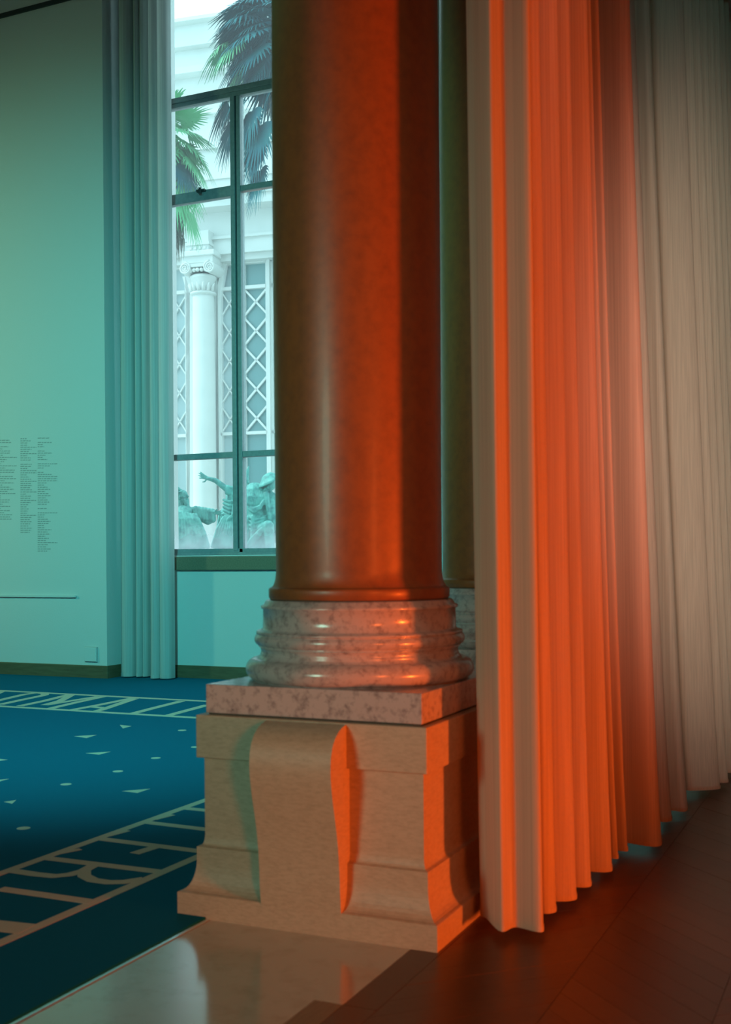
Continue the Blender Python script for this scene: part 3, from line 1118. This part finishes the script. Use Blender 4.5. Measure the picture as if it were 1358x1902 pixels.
# ------------------------------------------------------------------ palms
def frond(parent, base, az, el, pet, rad, mt, droop, n=26, seed=0, spread=105):
    rnd = random.Random(seed)
    d = Vector((math.cos(az) * math.cos(el), math.sin(az) * math.cos(el), math.sin(el)))
    side = d.cross(Vector((0, 0, 1)))
    if side.length < 1e-3:
        side = Vector((1, 0, 0))
    side.normalize()
    bm = bmesh.new()
    pp = [base + d * pet * t - Vector((0, 0, 1)) * droop * 0.35 * pet * t * t for t in (0, .35, .7, 1.0)]
    tube(bm, pp, [0.022, 0.016, 0.012, 0.01], 4)
    tip = pp[-1]
    d2 = (pp[-1] - pp[-2]).normalized()
    nrm = side.cross(d2).normalized()
    for k in range(n):
        ph = R(-spread + 2 * spread * k / (n - 1)) + rnd.uniform(-.03, .03)
        dr = d2 * math.cos(ph) + side * math.sin(ph) + nrm * 0.12
        L = rad * (0.8 + 0.2 * math.cos(ph)) * rnd.uniform(0.9, 1.06)
        w = rad * 2 * R(spread) / n * 0.30
        wd = (side * math.cos(ph) - d2 * math.sin(ph))
        prev = None
        for t in (0.0, 0.3, 0.6, 0.82, 1.0):
            c = tip + dr * L * t - Vector((0, 0, 1)) * (droop * L * t ** 2.2 * (0.55 + rnd.uniform(0, .12)))
            ww = w * (0.25 + 1.5 * t) if t < 0.5 else w * max(0.05, 1.25 * (1.05 - t) / 0.5)
            a, b = bm.verts.new(c + wd * ww), bm.verts.new(c - wd * ww)
            if prev:
                bm.faces.new((prev[0], a, b, prev[1]))
            prev = (a, b)
    return link('frond', bm, mt, parent)


def palm(label, crown, fronds, mts, dead_n, dead_len, seed, rad_scale=1.0, dead_mt='palm_dead', trunk_r=0.13):
    root = empty('fan_palm', (crown.x, crown.y, -0.6))
    tag(root, label, 'palm tree', 'palms in the garden')
    hz = crown.z + 0.6
    bm = bmesh.new()
    tube(bm, [(0, 0, 0), (0.03, 0, hz * .35), (0.0, 0.02, hz * .7), (0, 0, hz + .1)], [trunk_r * 1.15, trunk_r, trunk_r * 1.05, trunk_r * .8], 12)
    link('trunk', bm, M['palm_dead'], root, smooth=True)
    rnd = random.Random(seed)
    bm = bmesh.new()
    for k in range(dead_n):       # hanging skirt of dry leaves
        a = rnd.uniform(0, 2 * math.pi)
        r0 = rnd.uniform(0.05, 0.16)
        z0 = hz - rnd.uniform(0.1, dead_len)
        L = rnd.uniform(0.35, 0.8)
        r1 = r0 + rnd.uniform(0.02, 0.26)
        p = [Vector((r0 * math.cos(a), r0 * math.sin(a), z0)), Vector((r1 * math.cos(a), r1 * math.sin(a), z0 - L * .4)),
             Vector((r1 * math.cos(a + .1), r1 * math.sin(a + .1), z0 - L))]
        tube(bm, p, [0.007, 0.010, 0.002], 4)
    sk = link('dry_leaf_skirt', bm, M[dead_mt], root)
    for i, (az, el, pet, rad, droop, mi) in enumerate(fronds):
        frond(root, Vector((0, 0, hz)), az, el, pet, rad * rad_scale, M[mts[mi]], droop, seed=seed * 100 + i)
    return root


yawd = YAW


def cam_az(a):
    """0 = to the right in view, 90 = away, -90 = toward viewer, 180 = left"""
    return R(a) + YAW


rnd = random.Random(11)
fr = []
for k in range(40):
    fr.append((cam_az(rnd.uniform(0, 360)), R(rnd.uniform(-70, 70)), rnd.uniform(.5, 1.0), rnd.uniform(.6, .8), rnd.uniform(.5, 1.1), 0))
for k in range(26):
    fr.append((cam_az(rnd.uniform(140, 235)), R(rnd.uniform(-40, 55)), rnd.uniform(.35, .95), rnd.uniform(.55, .8), rnd.uniform(.6, 1.2), 0))
fr += [(cam_az(180), R(6), 1.20, .62, 1.2, 1), (cam_az(205), R(-4), 1.05, .66, 1.25, 1), (cam_az(190), R(-30), 1.0, .66, 1.1, 1), (cam_az(195), R(-52), 1.45, .66, 1.0, 0),
       (cam_az(215), R(-60), 1.55, .66, 1.0, 0), (cam_az(190), R(-63), 1.75, .62, .9, 0), (cam_az(170), R(-68), 1.85, .62, .9, 0), (cam_az(182), R(45), .9, .7, .9, 0), (cam_az(195), R(-20), .9, .75, 1.0, 0), (cam_az(185), R(-32), 1.1, .7, 1.0, 0), (cam_az(205), R(20), .9, .75, 1.0, 0), (cam_az(215), R(50), .8, .7, .7, 0),
       (cam_az(180), R(-40), 1.55, .66, 1.0, 0), (cam_az(190), R(-46), 1.50, .66, 1.0, 0), (cam_az(170), R(-50), 1.75, .62, 1.0, 0),
       (cam_az(200), R(-68), 1.6, .7, .9, 0), (cam_az(230), R(-66), 1.8, .7, .9, 0), (cam_az(210), R(-76), 2.4, .66, .8, 0),
       (cam_az(180), R(-74), 2.2, .62, .8, 0), (cam_az(215), R(-72), 2.1, .62, .8, 0)]
palm('dark blue-green fan palm with shaggy drooping fronds beside the column', at_depth(531, 48, 23.0), fr, ['palm_dark', 'palm_light'], 700, 2.0, 21)
fr = []
for k in range(26):
    fr.append((cam_az(rnd.uniform(0, 360)), R(rnd.uniform(-60, 70)), rnd.uniform(.3, .6), rnd.uniform(.45, .62), rnd.uniform(.3, .8), 0))
fr += [(cam_az(-20), R(28), .40, .60, .25, 0), (cam_az(-10), R(0), .50, .55, .6, 0), (cam_az(0), R(-22), .60, .55, .9, 0), (cam_az(-15), R(-38), .75, .5, 1.0, 0),
       (cam_az(-30), R(-58), 1.0, .5, 1.0, 0), (cam_az(-60), R(-64), 1.2, .5, .9, 0), (cam_az(-20), R(-70), 1.5, .45, .9, 0), (cam_az(-40), R(-52), .8, .5, .9, 1)]
palm('smaller light green fan palm half hidden behind the window curtain', at_depth(309, 242, 25.5), fr, ['palm_light', 'palm_dark'], 1900, 2.3, 33, 1.3)

# ------------------------------------------------------------------ bronze figures
SD = 20.0
NEAR = [-0.45]


def S(cx, cy, off=0.0):
    """from the 6.17x crop at (310,840) to a point SD metres away (+off deeper)"""
    return at_depth(310 + cx / 6.1727, 840 + cy / 6.1727, SD + off + NEAR[0])


KPX = SD / F / 6.1727           # metres per crop pixel


def capsule(bm, a, b, ra, rb, seg=12):
    a, b = Vector(a), Vector(b)
    t = b - a
    L = t.length
    if L < 1e-4:
        t = Vector((0, 0, 1))
    t.normalize()
    s = t.cross(Vector((0.31, 0.17, 0.93)))
    if s.length < 1e-3:
        s = t.cross(Vector((1, 0, 0)))
    s.normalize()
    q = s.cross(t)
    prof = []
    for k in range(5):
        an = R(-90 + 90 * k / 4)
        prof.append((a + t * ra * math.sin(an), max(ra * math.cos(an), 1e-4)))
    for k in range(5):
        an = R(90 * k / 4)
        prof.append((b + t * rb * math.sin(an), max(rb * math.cos(an), 1e-4)))
    rings = [[bm.verts.new(c + s * r * math.cos(2 * math.pi * k / seg) + q * r * math.sin(2 * math.pi * k / seg)) for k in range(seg)] for c, r in prof]
    for u, v in zip(rings, rings[1:]):
        for k in range(seg):
            bm.faces.new((u[k], u[(k + 1) % seg], v[(k + 1) % seg], v[k]))
    bm.faces.new(list(reversed(rings[0])))
    bm.faces.new(rings[-1])


def chain(bm, pts, radii):
    for i in range(len(pts) - 1):
        capsule(bm, pts[i], pts[i + 1], radii[i], radii[i + 1])


def hand(bm, wrist, fwd, side, up, s=1.0, curl=0.3, thumb=1):
    """palm, four fingers and a thumb growing from wrist along fwd; side = across the palm"""
    fwd, side, up = fwd.normalized(), side.normalized(), up.normalized()
    for k in range(4):
        o = (k - 1.5) * 0.020 * s
        capsule(bm, wrist + side * o * .5, wrist + fwd * 0.085 * s + side * o, 0.015 * s, 0.014 * s, 8)
    for k, L in enumerate((0.070, 0.085, 0.080, 0.060)):
        o = (k - 1.5) * 0.023 * s
        b0 = wrist + fwd * 0.085 * s + side * o
        d1 = (fwd + side * (k - 1.5) * 0.22 - up * curl * .4).normalized()
        d2 = (d1 - up * curl).normalized()
        b1 = b0 + d1 * L * .55 * s
        b2 = b1 + d2 * L * .5 * s
        chain(bm, [b0, b1, b2], [0.0115 * s, 0.0105 * s, 0.008 * s])
    b0 = wrist + fwd * 0.03 * s - side * 0.03 * s * thumb
    b1 = b0 + (fwd * .6 - side * thumb).normalized() * 0.045 * s
    b2 = b1 + (fwd * .9 - side * .5 * thumb).normalized() * 0.035 * s
    chain(bm, [b0, b1, b2], [0.014 * s, 0.012 * s, 0.009 * s])


def head(bm, c, face, up, s=1.0, beard=0.0, hair=0.0):
    """head of about 0.24 m with brow, nose, chin, ears"""
    face, up = face.normalized(), up.normalized()
    up = (up - face * up.dot(face)).normalized()
    side = face.cross(up).normalized()
    chain(bm, [c + up * 0.035 * s - face * 0.025 * s, c + up * 0.03 * s + face * 0.02 * s], [0.092 * s, 0.085 * s])
    chain(bm, [c + face * 0.035 * s, c - up * 0.075 * s + face * 0.058 * s], [0.070 * s, 0.042 * s])
    chain(bm, [c + up * 0.035 * s + face * 0.092 * s, c - up * 0.012 * s + face * 0.120 * s], [0.014 * s, 0.018 * s])
    for q in (-1, 1):
        chain(bm, [c + up * 0.042 * s + face * 0.086 * s + side * q * 0.015 * s, c + up * 0.040 * s + face * 0.072 * s + side * q * 0.052 * s], [0.014 * s, 0.013 * s])
        chain(bm, [c + up * 0.02 * s + side * q * 0.088 * s, c - up * 0.02 * s + side * q * 0.086 * s + face * 0.006], [0.014 * s, 0.011 * s])
        chain(bm, [c - up * 0.005 * s + face * 0.082 * s + side * q * 0.040 * s, c - up * 0.012 * s + face * 0.070 * s + side * q * 0.056 * s], [0.018 * s, 0.018 * s])
    chain(bm, [c - up * 0.045 * s + face * 0.096 * s - side * 0.02 * s, c - up * 0.045 * s + face * 0.096 * s + side * 0.02 * s], [0.010 * s, 0.010 * s])
    if beard:
        for q in (-1.2, -.4, .4, 1.2):
            chain(bm, [c - up * 0.06 * s + face * 0.06 * s + side * q * 0.035 * s, c - up * (0.10 + beard) * s + face * 0.085 * s + side * q * 0.02 * s], [0.034 * s, 0.016 * s])
    if hair:
        for k in range(9):
            a = R(k * 40)
            p = c + up * 0.06 * s - face * 0.03 * s + (side * math.cos(a) + up * math.sin(a)) * 0.075 * s - face * 0.02 * s
            chain(bm, [p, p - face * 0.03 * s - up * 0.04 * s], [0.030 * s, 0.022 * s])


def remeshed(name, bm, mt, parent, voxel=0.009):
    o = link(name, bm, mt, parent, smooth=True)
    mo = o.modifiers.new('remesh', 'REMESH')
    mo.mode = 'VOXEL'
    mo.voxel_size = voxel
    mo.use_smooth_shade = True
    sm = o.modifiers.new('smooth', 'SMOOTH')
    sm.factor = 0.3
    sm.iterations = 1
    return o


tow = -FWD           # toward viewer
FLOOR_Z = 0.95       # top of the stone plinth


def down(p, z):
    return Vector((p.x, p.y, z))


def figure_root(name, label, p):
    r = empty(name, (p.x, p.y, FLOOR_Z))
    tag(r, label, 'statue', 'bronze figures outside the window')
    return r


def shift(bm, root):
    for v in bm.verts:
        v.co.z = max(v.co.z, FLOOR_Z)
        v.co -= root.location


def robe(bm, top, topr, bottom, botr, folds, seed, depth=0.040):
    """skirt of a robe: thick cone with fold ridges"""
    rnd = random.Random(seed)
    n = 5
    pts = [top.lerp(bottom, k / n) for k in range(n + 1)]
    rad = [topr + (botr - topr) * (k / n) for k in range(n + 1)]
    chain(bm, pts, rad)
    for k in range(folds):
        a = 2 * math.pi * k / folds + rnd.uniform(-.15, .15)
        q = []
        rr = []
        tw = rnd.uniform(-.35, .35)
        for j in range(n + 1):
            t = j / n
            an = a + tw * t
            rr_ = rad[j]
            q.append(pts[j] + RIGHT * rr_ * math.cos(an) + FWD * rr_ * math.sin(an))
            rr.append(depth * (0.7 + 0.9 * t) * rnd.uniform(.8, 1.2))
        chain(bm, q, rr)


# left figure: bearded, leaning back, head wrapped in a band, arm pointing right
hp = S(178, 520)
r1 = figure_root('bronze_statue', 'green bronze robed figure with a headband, one arm pointing sideways', down(hp, 0))
bm = bmesh.new()
neck = S(185, 590, .02)
head(bm, S(175, 510), RIGHT * .9 + tow * .45 + UP * .10, UP * .9 - RIGHT * .25, 1.0, beard=0.09)
chain(bm, [S(150, 540, .03), S(185, 660, .03)], [0.062, 0.085])
sh_l, sh_r = S(115, 715, -.08), S(305, 685, .12)
chain(bm, [sh_l, S(200, 695, 0.02), sh_r], [0.085, 0.10, 0.09])
chain(bm, [S(205, 730, .02), S(210, 800, .02), S(240, 930, .02)], [0.19, 0.19, 0.21])
# pointing arm and its wide sleeve
chain(bm, [sh_r, S(430, 670, .0), S(540, 690, -.08)], [0.085, 0.060, 0.036])
hd = (S(620, 700, -.12) - S(540, 690, -.08))
hand(bm, S(540, 690, -.08), hd, UP * .7 + tow * .5, UP * -.4 + tow, 0.95, 0.25, -1)
for q in range(6):
    u = 330 + q * 38
    chain(bm, [S(u, 650 + q * 6, -.05), S(u + 15, 745 + q * 6, -.07), S(u + 12, 800 - abs(q - 4) * 8, -.03)], [0.055, 0.045, 0.03])
chain(bm, [S(400, 770, -.02), S(470, 805, -.04), S(535, 780, -.05)], [0.045, 0.045, 0.035])
# near arm hanging across the chest
chain(bm, [sh_l, S(110, 800, -.16), S(150, 900, -.20)], [0.085, 0.075, 0.05])
# body of the robe
base1 = down(S(280, 1090, .02), FLOOR_Z + .02)
robe(bm, S(235, 880, .02), 0.22, base1, 0.24, 11, 5)
for q in range(9):      # long diagonal folds of the cloak
    u = 95 + q * 30
    chain(bm, [S(u, 690 + q * 3, -.15), S(u + 25, 770, -.20), S(u + 10 + q * 10, 930, -.26), S(u + 5 + q * 16, 1080, -.30)], [0.024, 0.034, 0.040, 0.040])
chain(bm, [S(120, 900, -.2), S(210, 790, -.2), S(300, 760, -.14)], [0.03, 0.035, 0.03])
shift(bm, r1)
remeshed('body', bm, M['bronze'], r1)
bm = bmesh.new()
for k in range(16):     # headband
    a = 2 * math.pi * k / 16
    b = 2 * math.pi * (k + 1) / 16
    c = S(140, 465)
    e1, e2 = RIGHT * .86 + UP * .35, tow
    capsule(bm, c + (e1 * math.cos(a) + e2 * math.sin(a)) * 0.092, c + (e1 * math.cos(b) + e2 * math.sin(b)) * 0.092, 0.017, 0.017, 8)
for k in range(14):
    rr = random.Random(k)
    p = S(130 + rr.uniform(-35, 45), 430 + rr.uniform(-25, 30), rr.uniform(-.07, .07))
    capsule(bm, p, p + UP * 0.025, 0.026, 0.018, 8)
shift(bm, r1)
remeshed('headband', bm, M['bronze'], r1, 0.012)

NEAR[0] = 0.0
# middle figure: arm flung up to the left
hc = S(890, 330, .25)
r2 = figure_root('bronze_statue', 'green bronze figure flinging one arm up with spread fingers', down(S(780, 400, .25), 0))
bm = bmesh.new()
head(bm, S(885, 345, .25), RIGHT * .3 + tow * .9, UP, 1.0, hair=1)
chain(bm, [S(900, 300, .25), S(925, 220, .25), S(938, 160, .25)], [0.065, 0.032, 0.008])
chain(bm, [S(870, 400, .27), S(840, 470, .27)], [0.065, 0.09])
s1, s2 = S(745, 455, .22), S(900, 470, .32)
chain(bm, [s1, S(820, 460, .27), s2], [0.10, 0.12, 0.10])
chain(bm, [S(800, 500, .25), S(770, 620, .25), S(740, 740, .25)], [0.19, 0.17, 0.19])
el = S(690, 425, .15)
chain(bm, [s1, el, S(560, 325, .10), S(470, 300, .06)], [0.085, 0.058, 0.046, 0.033])
hand(bm, S(472, 300, .06), S(400, 268, .04) - S(472, 300, .06), UP, tow, 1.05, 0.15, 1)
# rolled sleeve
for q in range(5):
    chain(bm, [S(700 + q * 18, 400 + q * 6, .12), S(690 + q * 18, 460 + q * 5, .12)], [0.04, 0.045])
# lower arm and hand in front
chain(bm, [s2, S(790, 600, .05), S(760, 710, .0)], [0.085, 0.06, 0.036])
hand(bm, S(760, 705, .0), S(700, 800, -.02) - S(760, 705, .0), RIGHT * .8 + UP * .5, tow, 1.1, 0.3, 1)
base2 = down(S(650, 1090, .25), FLOOR_Z + .02)
robe(bm, S(725, 720, .25), 0.19, base2, 0.25, 12, 9)
for q in range(5):       # belt folds
    chain(bm, [S(650, 545 + q * 40, .08), S(720, 570 + q * 42, .04), S(800, 560 + q * 42, .10)], [0.022, 0.030, 0.022])
for q in range(8):
    u = 560 + q * 30
    chain(bm, [S(650 + q * 16, 740, .04), S(u + 20, 880, -.05), S(u - 40, 1080, -.09)], [0.022, 0.030, 0.030])
shift(bm, r2)
remeshed('body', bm, M['bronze'], r2)

# right figure: stooping under a broad hat
r3 = figure_root('bronze_statue', 'green bronze figure stooping under a broad hat with a knotted sash', down(S(1080, 500, -.1), 0))
bm = bmesh.new()
head(bm, S(1165, 385, -.12), RIGHT * .35 + tow * .5 - UP * .75, UP * .6 + RIGHT * .5, 1.05, beard=.05)
chain(bm, [S(1130, 420, -.08), S(1090, 480, -.05)], [0.075, 0.09])
s1, s2 = S(960, 470, -.02), S(1200, 520, -.12)
chain(bm, [s1, S(1060, 470, -.05), s2], [0.125, 0.15, 0.10])
chain(bm, [S(1010, 480, -.04), S(1020, 600, -.05), S(1040, 730, -.05)], [0.205, 0.20, 0.20])
chain(bm, [S(940, 470, 0.0), S(905, 560, -.02), S(920, 720, -.02)], [0.11, 0.08, 0.06])
# hanging arm with fold of sleeve, hand below
chain(bm, [s2, S(1215, 690, -.22), S(1240, 850, -.26)], [0.085, 0.062, 0.036])
hand(bm, S(1240, 845, -.26), S(1245, 930, -.27) - S(1240, 845, -.26), RIGHT * .6 + tow * .6, tow - RIGHT * .3, 1.05, 0.3, 1)
chain(bm, [S(1140, 470, -.22), S(1160, 640, -.26), S(1180, 800, -.27)], [0.045, 0.04, 0.03])
# tunic ridges over the back
for q in range(9):
    u = 920 + q * 24
    chain(bm, [S(u, 420 + abs(q - 4) * 10, -.20), S(u + 14, 510, -.245), S(u + 6, 600, -.24)], [0.014, 0.018, 0.016])
# sash swag
for q in range(3):
    chain(bm, [S(945, 625 + q * 14, -.22), S(1000, 650 + q * 16, -.27), S(1070, 620 + q * 10, -.28), S(1120, 540 + q * 12, -.24)], [0.024, 0.032, 0.030, 0.022])
for q in range(4):
    chain(bm, [S(930, 740 + q * 45, -.2), S(1010, 780 + q * 42, -.25), S(1100, 760 + q * 30, -.25), S(1180, 700 + q * 25, -.2)], [0.022, 0.034, 0.034, 0.022])
base3 = down(S(1060, 1100, -.05), FLOOR_Z + .02)
robe(bm, S(1040, 740, -.05), 0.21, base3, 0.26, 11, 13)
# raised knee draped in cloth
chain(bm, [S(1080, 900, -.2), S(1160, 850, -.38), S(1180, 1000, -.36), down(S(1190, 1100, -.34), FLOOR_Z + .04)], [0.11, 0.105, 0.085, 0.08])
for q in range(5):
    chain(bm, [S(1150 - q * 22, 840 + q * 12, -.46 + q * .02), S(1060 - q * 25, 960 + q * 10, -.34), S(960 - q * 12, 1080, -.3)], [0.018, 0.024, 0.024])
shift(bm, r3)
remeshed('body', bm, M['bronze'], r3)
bm = bmesh.new()      # hat: a broad domed brim tipped forward
c = S(1180, 318, -.12)
axis = (UP * .86 - RIGHT * .42 + tow * .18).normalized()
e1 = axis.cross(tow).normalized()
e2 = axis.cross(e1).normalized()
rings = []
for rr_, hh_ in ((0.235, -0.035), (0.24, -0.02), (0.20, 0.01), (0.145, 0.045), (0.115, 0.085), (0.07, 0.115), (0.012, 0.125)):
    rings.append([bm.verts.new(c + (e1 * math.cos(2 * math.pi * k / 28) + e2 * math.sin(2 * math.pi * k / 28)) * rr_ + axis * hh_) for k in range(28)])
for u, v in zip(rings, rings[1:]):
    for k in range(28):
        bm.faces.new((u[k], u[(k + 1) % 28], v[(k + 1) % 28], v[k]))
bm.faces.new(rings[0])
bm.faces.new(rings[-1])
bmesh.ops.recalc_face_normals(bm, faces=bm.faces[:])
shift(bm, r3)
link('hat', bm, M['bronze'], r3, smooth=True)

# stone plinth under the figures
c0 = S(150, 1100, 0)
c1 = S(1250, 1100, 0)
mid = (c0 + c1) / 2
pn = empty('stone_plinth', (mid.x, mid.y, -0.6), YAW)
hw = (c1 - c0).length / 2 + 0.45
bm = bmesh.new()
box(bm, -hw, hw, -0.95, 0.85, 0.0, 1.40, bevel=0.02)
link('block', bm, M['facade'], pn)
bm = bmesh.new()
box(bm, -hw - 0.08, hw + 0.08, -1.03, 0.93, 1.40, 1.55, bevel=0.02)
link('capping', bm, M['facade'], pn)
tag(pn, 'long pale stone plinth carrying the bronze figures outside the window', 'plinth')
